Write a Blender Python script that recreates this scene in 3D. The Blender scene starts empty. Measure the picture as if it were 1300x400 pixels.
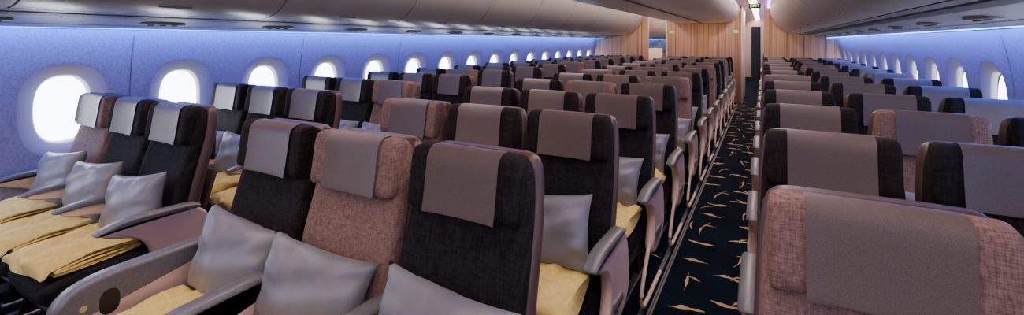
import bpy, bmesh, math, random
from mathutils import Vector, Matrix
random.seed(7)
S=bpy.context.scene
COL=S.collection
PITCH=.83; Y1=1.18; NROW=13; YP=11.9; YEND=21.0; YBACK=-1.8
CAMX=1.29

# ---------------------------------------------------------------- materials
def newmat(name):
    m=bpy.data.materials.new(name); m.use_nodes=True
    nt=m.node_tree; b=nt.nodes['Principled BSDF']
    return m,nt,b
def N(nt,t,**k):
    n=nt.nodes.new(t)
    for a,v in k.items():
        setattr(n,a,v)
    return n
def coord(nt,scale=(1,1,1),which='Object'):
    tc=N(nt,'ShaderNodeTexCoord'); mp=N(nt,'ShaderNodeMapping')
    mp.inputs['Scale'].default_value=scale
    nt.links.new(tc.outputs[which],mp.inputs['Vector'])
    return mp.outputs['Vector']
def ramp(nt,fac,stops):
    r=N(nt,'ShaderNodeValToRGB'); e=r.color_ramp.elements
    while len(e)<len(stops): e.new(.5)
    for el,(p,c) in zip(e,stops):
        el.position=p; el.color=(*c,1)
    nt.links.new(fac,r.inputs['Fac']); return r.outputs['Color']
def bump(nt,b,h,strength=.3,dist=.002):
    bp=N(nt,'ShaderNodeBump'); bp.inputs['Strength'].default_value=strength
    bp.inputs['Distance'].default_value=dist
    nt.links.new(h,bp.inputs['Height']); nt.links.new(bp.outputs['Normal'],b.inputs['Normal'])
def noise_mat(name,c1,c2,scale=(20,20,20),rough=.5,detail=4,lo=.35,hi=.65,bs=.2,bd=.002,metal=0,sheen=0):
    m,nt,b=newmat(name)
    v=coord(nt,scale); n=N(nt,'ShaderNodeTexNoise'); n.inputs['Scale'].default_value=1
    n.inputs['Detail'].default_value=detail
    nt.links.new(v,n.inputs['Vector'])
    nt.links.new(ramp(nt,n.outputs['Fac'],[(lo,c1),(hi,c2)]),b.inputs['Base Color'])
    b.inputs['Roughness'].default_value=rough; b.inputs['Metallic'].default_value=metal
    if sheen:
        b.inputs['Sheen Weight'].default_value=sheen
    if bs: bump(nt,b,n.outputs['Fac'],bs,bd)
    return m
def emis(name,c,s):
    m,nt,b=newmat(name)
    b.inputs['Base Color'].default_value=(*[min(1,x) for x in c],1)
    b.inputs['Emission Color'].default_value=(*c,1); b.inputs['Emission Strength'].default_value=s
    return m
def weave(name,c1,c2,sc=420,rough=.85,wv=.2,sh=.2,k=1.0):
    m,nt,b=newmat(name)
    v=coord(nt)
    w1=N(nt,'ShaderNodeTexWave',bands_direction='X'); w1.inputs['Scale'].default_value=sc/6.28
    w2=N(nt,'ShaderNodeTexWave',bands_direction='Z'); w2.inputs['Scale'].default_value=sc/6.28
    for w in (w1,w2):
        w.inputs['Distortion'].default_value=2.5; w.inputs['Detail'].default_value=1; nt.links.new(v,w.inputs['Vector'])
    mx=N(nt,'ShaderNodeMath',operation='MAXIMUM')
    nt.links.new(w1.outputs['Fac'],mx.inputs[0]); nt.links.new(w2.outputs['Fac'],mx.inputs[1])
    v2=coord(nt,(120*k,60*k,22*k)); n=N(nt,'ShaderNodeTexNoise'); n.inputs['Scale'].default_value=1; n.inputs['Detail'].default_value=5
    nt.links.new(v2,n.inputs['Vector'])
    v3=coord(nt,(22*k,14*k,150*k)); n3=N(nt,'ShaderNodeTexNoise'); n3.inputs['Scale'].default_value=1; n3.inputs['Detail'].default_value=5
    nt.links.new(v3,n3.inputs['Vector'])
    a=N(nt,'ShaderNodeMath',operation='ADD'); nt.links.new(n.outputs['Fac'],a.inputs[0]); nt.links.new(n3.outputs['Fac'],a.inputs[1])
    mu=N(nt,'ShaderNodeMath',operation='MULTIPLY_ADD'); mu.inputs[1].default_value=wv
    nt.links.new(mx.outputs[0],mu.inputs[0])
    h=N(nt,'ShaderNodeMath',operation='MULTIPLY'); h.inputs[1].default_value=(.6-wv*.7)
    nt.links.new(a.outputs[0],h.inputs[0]); nt.links.new(h.outputs[0],mu.inputs[2])
    nt.links.new(ramp(nt,mu.outputs[0],[(.45,c1),(.75,c2)]),b.inputs['Base Color'])
    b.inputs['Roughness'].default_value=rough
    b.inputs['Sheen Weight'].default_value=sh
    b.inputs['Specular IOR Level'].default_value=.2
    bump(nt,b,mu.outputs[0],.35,.001)
    return m
M_dark=weave('fabric_charcoal',(.001,.001,.001),(.022,.019,.018),sh=.0)
M_dark2=weave('fabric_charcoal_brown',(.003,.002,.002),(.027,.019,.015),sh=.0)
M_pink=weave('fabric_rose',(.13,.073,.058),(.30,.185,.145),wv=.10,sh=.04,k=1.9)
M_shell=noise_mat('shell_brown_plastic',(.080,.043,.034),(.095,.054,.043),rough=.4,bs=0)
M_cover=noise_mat('headrest_leatherette',(.102,.073,.055),(.140,.104,.080),(500,500,500),rough=.42,bs=.5,bd=.0008,detail=1)
M_cream=noise_mat('cream_plastic',(.78,.58,.45),(.82,.62,.49),(4,4,4),rough=.30,bs=0)
M_pad=noise_mat('armrest_pad_grey',(.135,.132,.135),(.165,.162,.165),(90,90,90),rough=.38,bs=.15)
M_metal=noise_mat('brushed_metal',(.45,.43,.42),(.55,.53,.52),(40,40,4),rough=.3,metal=.9,bs=0)
M_black=noise_mat('black_plastic',(.003,.003,.003),(.006,.006,.006),rough=.5,bs=0)
M_pillow=noise_mat('pillow_satin_grey',(.175,.177,.185),(.24,.242,.252),(7,7,7),rough=.42,bs=.5,bd=.012,detail=3,sheen=.1)
M_blanket=noise_mat('blanket_yellow_fleece',(.76,.56,.13),(.90,.70,.20),(35,35,35),rough=.9,bs=.6,bd=.004,sheen=.1)
M_wall=noise_mat('sidewall_panel',(.32,.285,.35),(.38,.345,.41),(70,70,70),rough=.5,bs=.25,bd=.001,lo=.45,hi=.55)
M_surr=noise_mat('window_surround',(.38,.345,.41),(.42,.385,.45),(3,3,3),rough=.4,bs=0)
M_bin=noise_mat('bin_plastic',(.37,.345,.335),(.41,.385,.375),(3,3,3),rough=.32,bs=0)
M_psu=noise_mat('psu_panel',(.20,.19,.195),(.24,.225,.23),(3,3,3),rough=.38,bs=0)
M_ceil=noise_mat('ceiling_panel',(.76,.73,.70),(.80,.77,.74),(3,3,3),rough=.5,bs=0)
M_lower=noise_mat('dado_panel',(.06,.05,.055),(.08,.065,.075),(40,40,40),rough=.7)
M_daylight=emis('window_daylight',(.86,.93,1.0),11)
M_blue=emis('cove_light_blue',(.02,.22,1.0),24)
M_warm=emis('ceiling_light_warm',(1,.80,.60),9)
M_violet=emis('cove_light_violet',(.45,.18,1.0),10)
M_green=emis('exit_green',(.12,.6,.12),1.2)
M_gold=noise_mat('carpet_gold_yarn',(.40,.27,.12),(.60,.43,.23),(150,150,150),rough=.95)
def mat_carpet():
    m,nt,b=newmat('carpet_navy')
    v=coord(nt,(180,180,180)); n=N(nt,'ShaderNodeTexNoise'); n.inputs['Scale'].default_value=1; nt.links.new(v,n.inputs['Vector'])
    v2=coord(nt,(3.5,3.5,3.5)); n2=N(nt,'ShaderNodeTexNoise'); n2.inputs['Scale'].default_value=1; nt.links.new(v2,n2.inputs['Vector'])
    n2.inputs['Detail'].default_value=3
    a=N(nt,'ShaderNodeMath',operation='MULTIPLY'); nt.links.new(n.outputs['Fac'],a.inputs[0]); nt.links.new(n2.outputs['Fac'],a.inputs[1])
    nt.links.new(ramp(nt,a.outputs[0],[(.15,(.0008,.003,.008)),(.4,(.0025,.010,.022))]),b.inputs['Base Color'])
    b.inputs['Roughness'].default_value=.95; b.inputs['Specular IOR Level'].default_value=.08
    bump(nt,b,n.outputs['Fac'],.5,.003); return m
M_carpet=mat_carpet()
def mat_wood():
    m,nt,b=newmat('wood_veneer')
    v=coord(nt,(48,48,.35)); n=N(nt,'ShaderNodeTexNoise'); n.inputs['Scale'].default_value=1; n.inputs['Detail'].default_value=5
    n.inputs['Distortion'].default_value=.25
    nt.links.new(v,n.inputs['Vector'])
    nt.links.new(ramp(nt,n.outputs['Fac'],[(.30,(.09,.035,.015)),(.38,(.36,.19,.09)),(.50,(.50,.28,.14)),(.70,(.58,.35,.19))]),b.inputs['Base Color'])
    b.inputs['Roughness'].default_value=.4; return m
M_wood=mat_wood()
def mat_vent():
    m,nt,b=newmat('vent_grille')
    v=coord(nt); w=N(nt,'ShaderNodeTexWave',bands_direction='Y'); w.inputs['Scale'].default_value=12; nt.links.new(v,w.inputs['Vector'])
    nt.links.new(ramp(nt,w.outputs['Fac'],[(.4,(.006,.006,.006)),(.6,(.08,.075,.075))]),b.inputs['Base Color'])
    b.inputs['Roughness'].default_value=.5; return m
M_vent=mat_vent()
M_curtain=noise_mat('curtain_navy',(.012,.016,.03),(.03,.035,.06),(20,20,1),rough=.8)

# ---------------------------------------------------------------- mesh helpers
class MB:
    def __init__(s): s.bm=bmesh.new(); s.mats=[]
    def mi(s,m):
        if m not in s.mats: s.mats.append(m)
        return s.mats.index(m)
    def loft(s,rings,m,cap=True,closed=True,smooth=True):
        k=s.mi(m); vs=[[s.bm.verts.new(p) for p in r] for r in rings]
        n=len(rings[0])
        for a,b in zip(vs,vs[1:]):
            for i in range(n if closed else n-1):
                j=(i+1)%n
                try:
                    f=s.bm.faces.new((a[i],a[j],b[j],b[i])); f.material_index=k; f.smooth=smooth
                except ValueError: pass
        if cap:
            for r,rev in ((vs[0],True),(vs[-1],False)):
                f=s.bm.faces.new(r[::-1] if rev else r); f.material_index=k; f.smooth=False
        return vs
    def prism(s,poly,x0,x1,m,bev=.006,axis='x'):
        area=sum(p[0]*q[1]-q[0]*p[1] for p,q in zip(poly,poly[1:]+poly[:1]))
        if area<0: poly=poly[::-1]
        ins=inset(poly,bev)
        def pt(p,x):
            if axis=='x': return (x,p[0],p[1])
            if axis=='y': return (p[0],x,p[1])
            return (p[0],p[1],x)
        rings=[[pt(p,x0) for p in ins],[pt(p,x0+bev) for p in poly],[pt(p,x1-bev) for p in poly],[pt(p,x1) for p in ins]]
        s.loft(rings,m)
    def box(s,x0,x1,y0,y1,z0,z1,m,bev=.004):
        s.prism([(x0,y0),(x1,y0),(x1,y1),(x0,y1)],z0,z1,m,bev,'z')
    def tube(s,pts,r,m,n=10):
        P=[Vector(p) for p in pts]; rings=[]
        for i,p in enumerate(P):
            t=(P[min(i+1,len(P)-1)]-P[max(i-1,0)]).normalized()
            a=t.cross(Vector((0,0,1)))
            if a.length<.01: a=t.cross(Vector((1,0,0)))
            a.normalize(); b=t.cross(a)
            rings.append([p+a*math.cos(q*6.2832/n)*r+b*math.sin(q*6.2832/n)*r for q in range(n)])
        s.loft(rings,m)
    def sheet(s,rows,m,smooth=True):
        s.loft(rows,m,cap=False,closed=False,smooth=smooth)
    def mesh(s,name):
        bmesh.ops.recalc_face_normals(s.bm,faces=s.bm.faces)
        me=bpy.data.meshes.new(name); s.bm.to_mesh(me); s.bm.free()
        for m in s.mats: me.materials.append(m)
        return me
    def obj(s,name,loc=(0,0,0),parent=None):
        return place(s.mesh(name),name,loc,parent)
def inset(poly,e):
    out=[]; n=len(poly)
    for i in range(n):
        p=Vector(poly[i]); a=Vector(poly[i-1]); b=Vector(poly[(i+1)%n])
        d1=(p-a).normalized(); d2=(b-p).normalized()
        n1=Vector((-d1.y,d1.x)); n2=Vector((-d2.y,d2.x)); nn=(n1+n2)
        if nn.length<1e-4: nn=n1
        nn.normalize(); k=max(.5,nn.dot(n1)); out.append(tuple(p+nn*e/k))
    return out
def place(me,name,loc=(0,0,0),parent=None,rot=(0,0,0)):
    o=bpy.data.objects.new(name,me); o.location=loc; o.rotation_euler=rot
    if parent: o.parent=parent
    COL.objects.link(o); return o
def ser(hw,hd,n=28,p=4.0):
    r=[]
    for i in range(n):
        a=2*math.pi*i/n; c,s_=math.cos(a),math.sin(a)
        r.append((hw*math.copysign(abs(c)**(2/p),c),hd*math.copysign(abs(s_)**(2/p),s_)))
    return r
def smoothpoly(pts,it=2,closed=True):
    for _ in range(it):
        o=[]
        n=len(pts)
        rng=range(n) if closed else range(n-1)
        if not closed: o.append(pts[0])
        for i in rng:
            a=pts[i]; b=pts[(i+1)%n]
            o.append(tuple(.75*x+.25*y for x,y in zip(a,b))); o.append(tuple(.25*x+.75*y for x,y in zip(a,b)))
        if not closed: o.append(pts[-1])
        pts=o
    return pts
def interp(tab,z):
    for (a,va),(b,vb) in zip(tab,tab[1:]):
        if z<=b:
            t=max(0,(z-a)/(b-a)); return va+(vb-va)*t
    return tab[-1][1]

# ---------------------------------------------------------------- seat
FRONT=[(.38,-.125),(.45,-.125),(.60,-.115),(.75,-.085),(.90,-.045),(1.0,-.02),(1.18,.005)]
def build_seat(fab):
    b=MB()
    zs=[.42,.44,.50,.58,.66,.74,.82,.90,.97,1.03,1.08,1.12,1.145,1.158,1.164]
    ws=[.19,.205,.213,.218,.221,.222,.221,.218,.215,.211,.207,.201,.19,.175,.155]
    ds=[.02,.035,.05,.05,.048,.046,.044,.042,.04,.036,.034,.032,.028,.02,.01]
    rings=[]
    for z,w,d in zip(zs,ws,ds):
        cy=interp(FRONT,z)+.048
        rings.append([(x,cy+y-(.022*(abs(x)/w)**3 if y<0 else 0),z) for x,y in ser(w,d)])
    b.loft(rings,fab)
    rings=[]
    for z,w,d in zip(zs,ws,ds):
        cy=interp(FRONT,z)+.09
        rings.append([(x,cy+y,z+.004) for x,y in ser(w+.01,d*.8+.008)])
    b.loft(rings,M_shell)
    ts=[0,.02,.06,.15,.35,.5,.7,.85,.94,.98,1]; ss=[.3,.6,.85,1,1,1,1,1,.85,.6,.3]; wsc=[.93,.965,.985,1,1,1,1,.995,.98,.955,.91]
    z0,z1=.962,1.178; rings=[]; hw=.203; hd=.042
    for t,s_,w_ in zip(ts,ss,wsc):
        z=z0+(z1-z0)*t; cy=interp(FRONT,z)+.010
        w=hw*w_
        rings.append([(x,cy+y-(.030*(abs(x)/hw)**3 if y<0 else 0),z) for x,y in ser(w,hd*s_)])
    b.loft(rings,fab)
    prof=[]
    for t,s_ in [(.0,.95),(.06,1),(.15,1),(.35,1),(.5,1),(.7,1),(.85,1),(.94,.87),(.98,.66)]:
        z=z0+(z1-z0)*t; prof.append((interp(FRONT,z)+.010-hd*s_-.005,z))
    prof+= [(-.005,z1+.004),(.02,z1+.004),(.045,z1-.008),(.052,z1-.03)]
    rows=[]
    for y,z in prof:
        row=[]
        for i in range(13):
            x=-.132+.264*i/12
            wg=.030*(abs(x)/hw)**3 if y<0.0 else 0
            row.append((x,y-wg,z))
        rows.append(row)
    b.sheet(rows,M_cover)
    rings=[]
    for y,hz,w,top in [(-.585,.012,.18,.405),(-.58,.03,.2,.42),(-.56,.05,.212,.438),(-.52,.06,.218,.452),(-.42,.063,.22,.455),(-.25,.062,.22,.448),(-.12,.06,.215,.445),(-.09,.04,.2,.43)]:
        rings.append([(x,y,top-hz+zz) for x,zz in ser(w,hz)])
    b.loft(rings,M_dark)
    b.prism(smoothpoly([(-.55,.30),(-.56,.345),(-.05,.345),(.02,.33),(.02,.28),(-.5,.27)],1),-.205,.205,M_black,.008)
    b.prism([(.118,.83),(.118,1.0),(.142,1.0),(.135,.83)],-.13,.13,M_black,.004)
    b.prism([(.03,.55),(.10,.78),(.12,.78),(.055,.55)],-.19,.19,M_shell,.004)
    b.box(-.12,-.07,-.30,-.25,.452,.462,M_metal,.003)
    for v in b.bm.verts:
        if v.co.z>.5: v.co.z=.5+(v.co.z-.5)*.902
    return b.mesh('airliner_seat')
me_dark=build_seat(M_dark); me_pink=build_seat(M_pink); me_brown=build_seat(M_dark2)

def build_arm():
    b=MB()
    b.prism(smoothpoly([(.0,.49),(-.03,.60),(-.18,.608),(-.32,.625),(-.405,.612),(-.39,.585),(-.28,.563),(-.18,.530),(-.08,.475)],2),-.020,.020,M_cream,.006)
    b.prism(smoothpoly([(-.04,.607),(-.18,.608),(-.31,.615),(-.42,.600),(-.425,.618),(-.32,.641),(-.18,.638),(-.05,.630)],2),-.025,.025,M_pad,.007)
    return b.mesh('armrest')
me_arm=build_arm()
def build_endarm():
    b=MB()
    b.prism(smoothpoly([(.06,.40),(.03,.58),(-.05,.615),(-.18,.61),(-.32,.625),(-.415,.60),(-.38,.575),(-.28,.55),(-.22,.48),(-.22,.40),(-.27,.30),(-.22,.25),(-.05,.27),(.04,.32)],2),-.024,.024,M_cream,.010)
    b.prism(smoothpoly([(-.0,.602),(-.18,.608),(-.31,.613),(-.42,.594),(-.435,.612),(-.33,.646),(-.18,.643),(-.02,.636)],2),-.030,.030,M_pad,.009)
    b.tube(smoothpoly([(0,-.24,.33),(0,-.34,.24),(0,-.45,.12),(0,-.43,.045),(0,-.32,.03),(0,-.05,.03),(0,.05,.03)],2,False),.011,M_cream)
    b.box(-.032,.032,-.20,-.08,.34,.38,M_pad,.004)
    return b.mesh('end_armrest')
me_end=build_endarm()
def build_console():
    b=MB()
    b.prism(smoothpoly([(.02,.20),(.02,.60),(-.10,.618),(-.35,.620),(-.53,.615),(-.605,.57),(-.615,.45),(-.585,.22)],2),-.033,.033,M_cream,.010)
    b.prism(smoothpoly([(.02,.612),(-.10,.620),(-.35,.622),(-.52,.618),(-.598,.575),(-.618,.50),(-.634,.505),(-.626,.588),(-.545,.640),(-.36,.644),(-.10,.645),(.02,.636)],2),-.036,.036,M_pad,.008)
    for s in (-1,1):
        x0,x1=(s*.031,s*.0365) if s>0 else (-.0365,-.031)
        b.prism(smoothpoly([(-.515,.505),(-.515,.592),(-.455,.592),(-.455,.505)],2),x0,x1,M_black,.0015)
        b.prism([(-.555+.012*math.cos(a*.524),.555+.012*math.sin(a*.524)) for a in range(12)],x0,x1,M_metal,.0015)
        xa,xb=(s*.031,s*.0352) if s>0 else (-.0352,-.031)
        b.prism(smoothpoly([(-.42,.25),(-.42,.58),(-.05,.58),(-.05,.25)],1),xa,xb,M_cream,.001)
    return b.mesh('console_armrest')
me_cons=build_console()
def build_legs():
    b=MB()
    for x in (-.13,.13):
        b.prism([(-.46,.0),(-.40,.0),(-.30,.28),(-.37,.28)],x-.015,x+.015,M_black,.004)
        b.prism([(-.02,.0),(.05,.0),(-.04,.28),(-.12,.28)],x-.015,x+.015,M_black,.004)
        b.box(x-.02,x+.02,-.46,.06,.0,.022,M_metal,.003)
    return b.mesh('seat_legs')
me_legs=build_legs()
def build_pillow(seed):
    rnd=random.Random(seed); b=MB(); n=22; hx,hz,th=.205,.152,.072
    ph=[rnd.uniform(0,6) for _ in range(4)]
    def P(i,j,s):
        u=-1+2*i/n; v=-1+2*j/n
        edge=(1-u**2)*(1-v**2)
        t=th*max(0,edge)**.42
        x=u*hx*(1-.09*(1-v*v)*abs(u)**3+.03); z=v*hz*(1-.10*(1-u*u)*abs(v)**3+.03)
        w=.006*math.sin(5*u+3*v+ph[0])+.004*math.sin(9*v-4*u+ph[1])
        w+=.005*math.sin(14*math.atan2(v,u+.001)+ph[2])*min(1,(u*u+v*v))*min(1,edge*6)
        return (x,s*t+w*min(1,edge*4)+.01*u*v,z)
    for s in (-1,1):
        b.sheet([[P(i,j,s) for i in range(n+1)] for j in range(n+1)],M_pillow)
    bmesh.ops.remove_doubles(b.bm,verts=b.bm.verts,dist=.0006)
    return b.mesh('pillow')
me_pil=[build_pillow(i) for i in range(3)]
def build_blanket(seed):
    rnd=random.Random(seed+50); b=MB()
    path=[(-.16,0),(.14,0),(.165,.009),(.14,.018),(-.14,.018),(-.168,.028),(-.14,.038),(.13,.038),(.155,.047),(.13,.056),(-.17,.056),(-.19,.045),(-.195,.02),(-.20,.0)]
    path=smoothpoly(path,2,False)
    fine=[]
    for p,q in zip(path,path[1:]):
        L=math.dist(p,q); k=max(1,int(L/.02))
        for i in range(k): fine.append((p[0]+(q[0]-p[0])*i/k,p[1]+(q[1]-p[1])*i/k))
    fine.append(path[-1])
    up,dn=[],[]
    for i,p in enumerate(fine):
        a=fine[max(0,i-1)]; c=fine[min(len(fine)-1,i+1)]
        d=Vector((c[0]-a[0],c[1]-a[1])).normalized(); nx,ny=-d.y,d.x
        up.append((p[0]+nx*.0045,p[1]+ny*.0045)); dn.append((p[0]-nx*.0045,p[1]-ny*.0045))
    poly=up+dn[::-1]; rings=[]; ph=[rnd.uniform(0,6) for _ in range(4)]
    for k in range(19):
        t=-1+2*k/18; x=t*.185
        ring=[]
        for (y,z) in poly:
            wz=.010*math.sin(7*t+8*y+ph[0])*(z/.056)+.006*math.sin(13*t-20*y+ph[1])*(z/.056)
            wy=.010*math.sin(4*t+ph[2])+.006*math.sin(60*z+5*t)
            droop=-.018*max(0,abs(t)-.75)*4*(z/.056)
            wx_=.012*math.sin(9*y+40*z+ph[3])*abs(t)
            ring.append((x+wx_*(1 if t>0 else -1),y+wy,z+.008+wz*.9+droop))
        rings.append(ring)
    b.loft(rings,M_blanket)
    return b.mesh('blanket')
me_bl=[build_blanket(i) for i in range(3)]

PINK={(0,0):1,(0,4):1,(0,6):1,(1,3):1,(2,2):1,(2,7):1,(3,4):1,(4,5):1,(4,1):1,(5,3):1,(5,6):1,(6,4):1,(6,8):1,(7,2):1,(7,5):1,(8,3):1,(8,7):1,(9,4):1,(10,5):1,(10,1):1,(11,3):1,(9,6):1}
XS=[-2.46,-1.98,-1.50,-.48,0,.48,1.50,1.98,2.46]
# hand-arranged cushions in the first row: (dx, dz, tilt, yaw)
PFIX={(0,0):(.02,.0,.12,.1),(0,1):(.02,.0,.10,.1),(0,2):(.02,.0,.15,.1),(0,3):(.035,.0,-.12,.05),(0,4):(-.01,-.015,-.12,.15),(0,5):(.03,-.01,-.16,.1)}
rr=random.Random(3)
def add_row(y,r,full=True):
    yb=y
    for c,X in enumerate(XS):
        y=yb+(.08 if c<3 else 0)
        me=me_pink if (r,c) in PINK else (me_brown if rr.random()<.3 else me_dark)
        s=place(me,'airliner_seat',(X,y,0))
        place(me_legs,'legs',(0,0,0),s)
        first=(r==0 and 3<=c<=5)
        A=me_cons if first else me_arm; E=me_cons if first else me_end
        if c in (0,3,6): place(E,'armrest_left',(-.24-.012,0,0),s)
        place(E if c in (2,5,8) else A,'armrest_right',(.24+(.012 if c in (2,5,8) else 0),0,0),s)
        k=rr.randrange(3)
        tilt=rr.uniform(-.16,.16); yaw=rr.uniform(-.2,.2)
        side=rr.choice((-1,1))*.02; dz=0
        if (r,c) in PFIX: side,dz,tilt,yaw=PFIX[(r,c)]
        place(me_pil[k],'pillow',(X+side,y-.205,.630+dz),None,(-.30,-tilt,yaw))
        place(me_bl[rr.randrange(3)],'folded_blanket',(X+rr.uniform(-.02,.02),y-.39,.452),None,(0,0,rr.uniform(-.12,.12)))
for r in range(NROW): add_row(Y1+PITCH*r,r)
for r in range(3): add_row(YP+3.2+PITCH*r,20+r)

# ---------------------------------------------------------------- shell
def wx(z): return 2.78-.09*((z-.95)/.6)**2
WP=.695; WY0=1.19
def sidewall(side,name):
    b=MB(); s=side
    i0=-4; i1=27
    zc=1.0; za,zb=.62,1.38
    for i in range(i0,i1+1):
        yc=WY0+WP*i; a0,a1=-WP/2,WP/2
        hs,hb=a1,(zb-za)/2
        angs=sorted(set([k*2*math.pi/48 for k in range(48)]+[math.atan2(v,u)%(2*math.pi) for u in (hs,-hs) for v in (hb,-hb)]))
        def rect(a):
            c,q=math.cos(a),math.sin(a); k=min(hs/abs(c) if abs(c)>1e-6 else 9e9,hb/abs(q) if abs(q)>1e-6 else 9e9)
            return (k*c,k*q)
        def se(a,A,B,p=2.6):
            c,q=math.cos(a),math.sin(a); k=(abs(c/A)**p+abs(q/B)**p)**(-1/p); return (k*c,k*q)
        spec=[]
        for t in (0,.2,.4,.6,.8,1): spec.append((lambda a,t=t:tuple(p*(1-t)+q*t for p,q in zip(rect(a),se(a,.235,.310))),0))
        for A,B,dx in ((.225,.300,.003),(.205,.280,.012),(.150,.232,.034),(.142,.224,.042),(.135,.216,.070)):
            spec.append((lambda a,A=A,B=B:se(a,A,B),dx))
        R=[]
        for fn,dx in spec:
            ring=[]
            for a in angs:
                y,z=fn(a); zz=zc+z
                ring.append((s*(wx(zz)+dx),yc+y,zz))
            R.append(ring)
        b.loft(R[:7],M_wall,cap=False)
        b.loft(R[6:],M_surr,cap=False)
        pane=R[-1]; k=b.mi(M_daylight); vs=[b.bm.verts.new((s*(wx(zc)+.071),p[1],p[2])) for p in pane]
        f=b.bm.faces.new(vs); f.material_index=k
        if i%2==0:
            b.sheet([[(s*(wx(z)-.0015),yc+a1-.003,z),(s*(wx(z)-.0015),yc+a1+.003,z)] for z in (.62,.8,1.0,1.2,1.38,1.5)],M_pad)
    yA=WY0+WP*(i0-.5); yB=WY0+WP*(i1+.5)
    for zl,m in (([1.38,1.42,1.46,1.50,1.53],M_wall),([.40,.50,.62],M_wall),([.0,.12,.25,.40],M_lower)):
        b.sheet([[(s*wx(z),y,z) for y in (yA,yB)] for z in zl],m)
    b.prism([(s*(wx(.4)+.01),.385),(s*(wx(.4)-.03),.39),(s*(wx(.4)-.03),.41),(s*(wx(.4)+.01),.415)],yA,yB,M_surr,.003,'y')
    bmesh.ops.remove_doubles(b.bm,verts=b.bm.verts,dist=.0004)
    return b.obj(name)
sidewall(-1,'wall_left'); sidewall(1,'wall_right')

# overhead bins, outboard
def outboard(side,nm):
    s=side; y=YBACK; seg=1.27
    psu=[(2.60,1.555),(2.55,1.538),(2.50,1.545),(2.10,1.595),(1.95,1.615)]
    door=[(1.93,1.615),(1.80,1.635),(1.70,1.68),(1.60,1.77),(1.52,1.88),(1.46,2.0),(1.42,2.12),(1.41,2.2)]
    b=MB()
    b.sheet([[(s*x,YBACK,z),(s*x,YEND,z)] for x,z in psu],M_psu)
    b.sheet([[(s*x,YBACK,z-.004),(s*x,YEND,z-.004)] for x,z in ((2.10,1.594),(2.02,1.604))],M_vent)
    b.sheet([[(s*x,YBACK,z-.003),(s*x,YEND,z-.003)] for x,z in ((2.40,1.558),(2.385,1.560))],M_black)
    b.sheet([[(s*x,YBACK,z),(s*x,YEND,z)] for x,z in ((2.60,1.555),(2.66,1.60),(2.73,1.60),(2.74,1.52))],M_wall)
    yy=.7
    while yy<YEND-1:
        poly=[(s*2.27+.055*c,yy+.13*q) for c,q in ser(1,1,20,3.5)]
        zz=1.574
        b.prism(poly,zz-.012,zz+.01,M_psu,.004,'z')
        for k in (-1,0,1):
            p2=[(s*2.27+.018*math.cos(a*.6283),yy+k*.07+.018*math.sin(a*.6283)) for a in range(10)]
            b.prism(p2,zz-.018,zz,M_black,.002,'z')
        yy+=PITCH
    b.sheet([[(s*1.98,YBACK,1.75),(s*1.98,YEND,1.75)],[(s*1.44,YBACK,2.21),(s*1.44,YEND,2.21)]],M_black)
    b.obj('service_panel_'+nm)
    b=MB()
    dp=smoothpoly(door,1,False)
    while y<YEND-.1:
        y2=min(YEND,y+seg)-.012
        b.sheet([[(s*x,y,z),(s*x,y2,z)] for x,z in dp],M_bin)
        for ye in (y,y2):
            b.sheet([[(s*x,ye,z),(s*(x+.03),ye,z+.015)] for x,z in dp],M_bin)
        b.prism([(y+.55,1.648),(y+.72,1.648),(y+.72,1.664),(y+.55,1.664)],*(sorted((s*1.748,s*1.765))),M_pad,.003,'x')
        y+=seg
    b.obj('overhead_bin_'+nm)
outboard(-1,'port'); outboard(1,'starboard')
def centre_bins():
    b=MB(); y=YBACK; seg=1.27
    half=[(0,1.90),(.35,1.90),(.55,1.905),(.66,1.93),(.74,1.99),(.78,2.08),(.80,2.18),(.80,2.28)]
    prof=[(-x,z) for x,z in half[::-1]]+half[1:]
    prof=smoothpoly(prof,1,False)
    while y<YP-.15:
        y2=min(YP,y+seg)-.012
        b.sheet([[(x,y,z),(x,y2,z)] for x,z in prof],M_bin)
        for ye in (y,y2):
            b.sheet([[(x,ye,z),(x*.96,ye,z+.02)] for x,z in prof],M_bin)
        y+=seg
    b.sheet([[(x*.95,YBACK,z+.02),(x*.95,YP,z+.02)] for x,z in prof],M_black)
    b.sheet([[(x,YBACK,1.896),(x,YP,1.896)] for x in (-.03,.03)],M_vent)
    b.obj('overhead_bin_centre')
centre_bins()

# ceiling
b=MB()
b.sheet([[(x,YBACK,z),(x,YEND,z)] for x,z in [(-1.45,2.2),(-1.42,2.26),(-1.3,2.33),(-1.1,2.36),(-.9,2.33),(-.82,2.28),(-.6,2.30),(.6,2.30),(.82,2.28),(.9,2.33),(1.1,2.36),(1.3,2.33),(1.42,2.26),(1.45,2.2)]],M_ceil)
b.sheet([[(x,YBACK,z),(x,YEND,z)] for x,z in [(-2.75,1.5),(-2.6,1.95),(-2.1,2.35),(-1.0,2.6),(1.0,2.6),(2.1,2.35),(2.6,1.95),(2.75,1.5)]],M_lower)
b.obj('ceiling')
def strip(name,x0,x1,z,y0,y1,m):
    b=MB(); b.box(min(x0,x1),max(x0,x1),y0,y1,z-.008,z+.008,m,.002); return b.obj(name)
for s in (-1,1):
    strip('aisle_light_strip',s*1.02,s*1.16,2.345,YBACK,YEND,M_warm)
    strip('trim_light',s*1.37,s*1.41,2.235,YBACK,YEND,M_violet)
    b=MB(); b.tube([(s*2.625,YBACK,1.552),(s*2.625,YEND,1.552)],.014,M_blue,8); b.obj('cove_light_tube')

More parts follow.
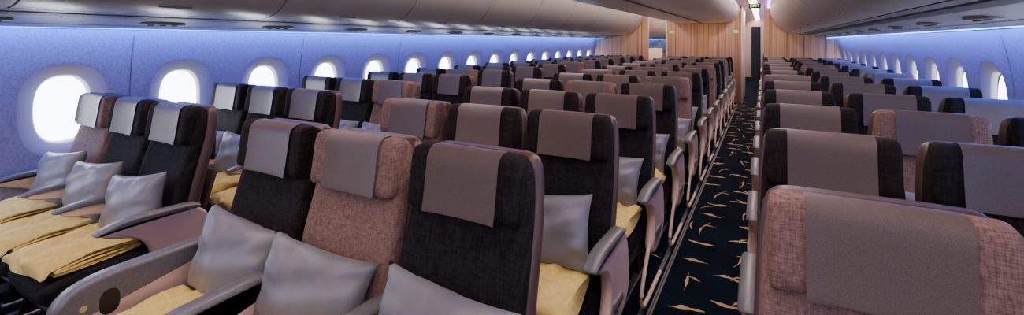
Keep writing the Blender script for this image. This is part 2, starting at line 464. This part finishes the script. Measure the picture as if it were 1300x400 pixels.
# floor
b=MB(); b.box(-2.8,2.8,YBACK,YEND,-.06,0,M_carpet,.002); b.obj('floor')
b=MB()
for x in (-1.24,-.72,.72,1.24,-2.2,-1.75,-.25,.25,1.75,2.2):
    b.box(x-.012,x+.012,YBACK+.05,YP-.3,0.0,.006,M_pad,.001)
b.obj('trim_seat_track')
b=MB()
for x in (.76,-.76):
    b.box(x-.012,x+.012,YBACK+.05,YP-.01,.0005,.004,M_pad,.001)
    b.box(x-.003,x+.003,YBACK+.05,YP-.01,.0035,.005,M_black,.0005)
b.obj('trim_floor_light_strip')
# woven carpet motifs: branching brush-like marks
b=MB(); rc=random.Random(11)
def stroke(x,y,L,W,ang,bend):
    n=14; up=[];dn=[]
    f=rc.uniform(6,13); p0=rc.uniform(0,6)
    for i in range(n+1):
        t=i/n; u=(t-.5)*L; v=bend*math.sin(t*math.pi*1.3)
        w=W*(.15+.85*math.sin(math.pi*t)**1.5)*(1+.45*math.sin(f*t+p0))
        ca,sa=math.cos(ang),math.sin(ang)
        up.append((x+u*ca-(v+w)*sa,y+u*sa+(v+w)*ca,.0025)); dn.append((x+u*ca-(v-w*.6)*sa,y+u*sa+(v-w*.6)*ca,.0025))
    b.sheet([up,dn],M_gold,False)
for s in (-1,1):
    y=-1.0; k=0
    while y<YP-.3:
        y+=.15; k+=1
        x=s*(.99+(.15 if k%2 else -.12)+rc.uniform(-.08,.08))
        a=rc.uniform(-.30,.30)
        if k%3!=2:
            stroke(x,y,rc.uniform(.15,.24),rc.uniform(.018,.028),a,rc.uniform(-.025,.025))
            if k%2: stroke(x+rc.uniform(-.06,.06),y+.03,.11,.009,a+rc.choice((-1.0,1.0)),.012)
        else:
            stroke(x,y,rc.uniform(.22,.34),rc.uniform(.006,.010),1.57+rc.uniform(-.25,.25),rc.uniform(-.02,.02))
            stroke(x+.03,y+.05,.10,.010,a,.01)
for k in range(200):
    stroke(rc.uniform(-2.45,2.45),rc.uniform(-1.4,YP-.3),rc.uniform(.1,.25),rc.uniform(.005,.011),rc.uniform(0,3),.01)
b.obj('carpet_motifs')

# partitions / wood bulkheads
b=MB(); b.box(-.84,.84,YP,YP+1.9,0,2.29,M_wood,.01)
b.box(-.86,-.83,YP-.01,YP+1.91,0,2.29,M_cream,.004); b.box(.83,.86,YP-.01,YP+1.91,0,2.29,M_cream,.004)
b.obj('partition_centre')
for s,nm in ((-1,'port'),(1,'starboard')):
    b=MB()
    poly=[(s*1.30,0),(s*2.60,0),(s*2.76,.9),(s*2.68,1.5),(s*2.1,1.60),(s*1.80,1.64),(s*1.62,1.78),(s*1.50,1.95),(s*1.42,2.2),(s*1.30,2.3)]
    b.prism(poly,YP,YP+.06,M_wood,.004,'y')
    b.obj('partition_'+nm)
b=MB()
b.box(-2.7,2.7,YEND-.06,YEND,0,2.5,M_cream,.004); b.obj('wall_aft')
b=MB(); b.box(-2.78,2.78,YBACK-.06,YBACK,0,2.5,M_wall,.004); b.obj('wall_fore')
for s in (-1,1):
    b=MB(); rows=[]
    for z in (0.03,1.0,2.0):
        rows.append([(s*1.06-.15+.30*i/40,18.6+.03*math.sin(i*1.1),z) for i in range(41)])
    b.sheet(rows,M_curtain); b.obj('galley_curtain')
b=MB(); b.box(1.42,2.6,YP+2.4,YP+2.5,0,1.58,M_cream,.01); b.obj('galley_partition')
b=MB(); b.box(-2.6,-1.42,YP+2.4,YP+2.5,0,1.25,M_cream,.01); b.obj('galley_partition')

def exit_sign(x,y,z,w,h):
    b=MB(); b.box(x-w/2,x+w/2,y-.02,y+.02,z-h/2,z+h/2,M_black,.004)
    o=b.obj('exit_sign')
    c=bpy.data.curves.new('exit_text','FONT'); c.body='EXIT'; c.size=h*.85; c.align_x='CENTER'; c.align_y='CENTER'; c.extrude=.001
    t=bpy.data.objects.new('lettering',c); COL.objects.link(t); t.location=(x,y-.022,z); t.rotation_euler=(math.pi/2,0,0); t.parent=o
    c.materials.append(M_green)
    return o
exit_sign(1.12,YP-.3,2.26,.24,.11)
exit_sign(-1.12,YP-.3,2.26,.24,.11)
for x in (-.72,.72):
    b=MB(); b.box(x-.055,x+.055,YP-.014,YP-.002,1.66,1.72,M_green,.003); b.obj('exit_locator_sign')

# ---------------------------------------------------------------- lights
def area(name,loc,rot,sx,sy,power,col):
    l=bpy.data.lights.new(name,'AREA'); l.shape='RECTANGLE'; l.size=sx; l.size_y=sy; l.energy=power; l.color=col
    o=bpy.data.objects.new(name,l); COL.objects.link(o); o.location=loc; o.rotation_euler=rot; return o
for s in (-1,1):
    area('aisle_lamp',(s*1.09,5.0,2.33),(0,0,0),.16,13.4,56,(1,.83,.68))
    area('cove_lamp_blue',(s*2.58,5.0,1.534),(0,-s*math.radians(62),0),.02,13.4,58,(.02,.13,1))
    area('cove_lamp_violet',(s*2.50,5.0,1.530),(0,-s*math.radians(30),0),.02,13.4,16,(.55,.32,1))
    area('aisle_lamp_rear',(s*1.0,YP+4.5,2.25),(0,0,0),.3,6,60,(1,.76,.55))
    area('added_wood_wash',(s*2.0,YP-.7,1.60),(math.radians(55),0,0),1.0,.06,2.0,(1,.66,.38))  # added wash that brightens the side wood partitions, not a cabin fixture
area('added_wood_wash',(0,YP-.8,1.88),(math.radians(50),0,0),1.4,.06,6,(1,.66,.38))  # same added wash for the centre wood partition
area('added_front_fill',(0,-1.2,2.2),(math.radians(35),0,0),3.5,.5,34,(1,.88,.78))  # unseen fill added behind the camera to brighten the near rows
w=bpy.data.worlds.new('World'); S.world=w; w.use_nodes=True
w.node_tree.nodes['Background'].inputs[0].default_value=(.55,.55,.7,1)
w.node_tree.nodes['Background'].inputs[1].default_value=.3

# ---------------------------------------------------------------- camera
cam=bpy.data.cameras.new('camera'); co=bpy.data.objects.new('camera',cam); COL.objects.link(co)
co.location=(CAMX,0,1.45); co.rotation_euler=(math.pi/2,0,math.atan(319/574))
cam.sensor_fit='HORIZONTAL'; cam.sensor_width=36; cam.lens=574/1300*36; cam.shift_y=-147/1300; cam.clip_start=.05
S.camera=co
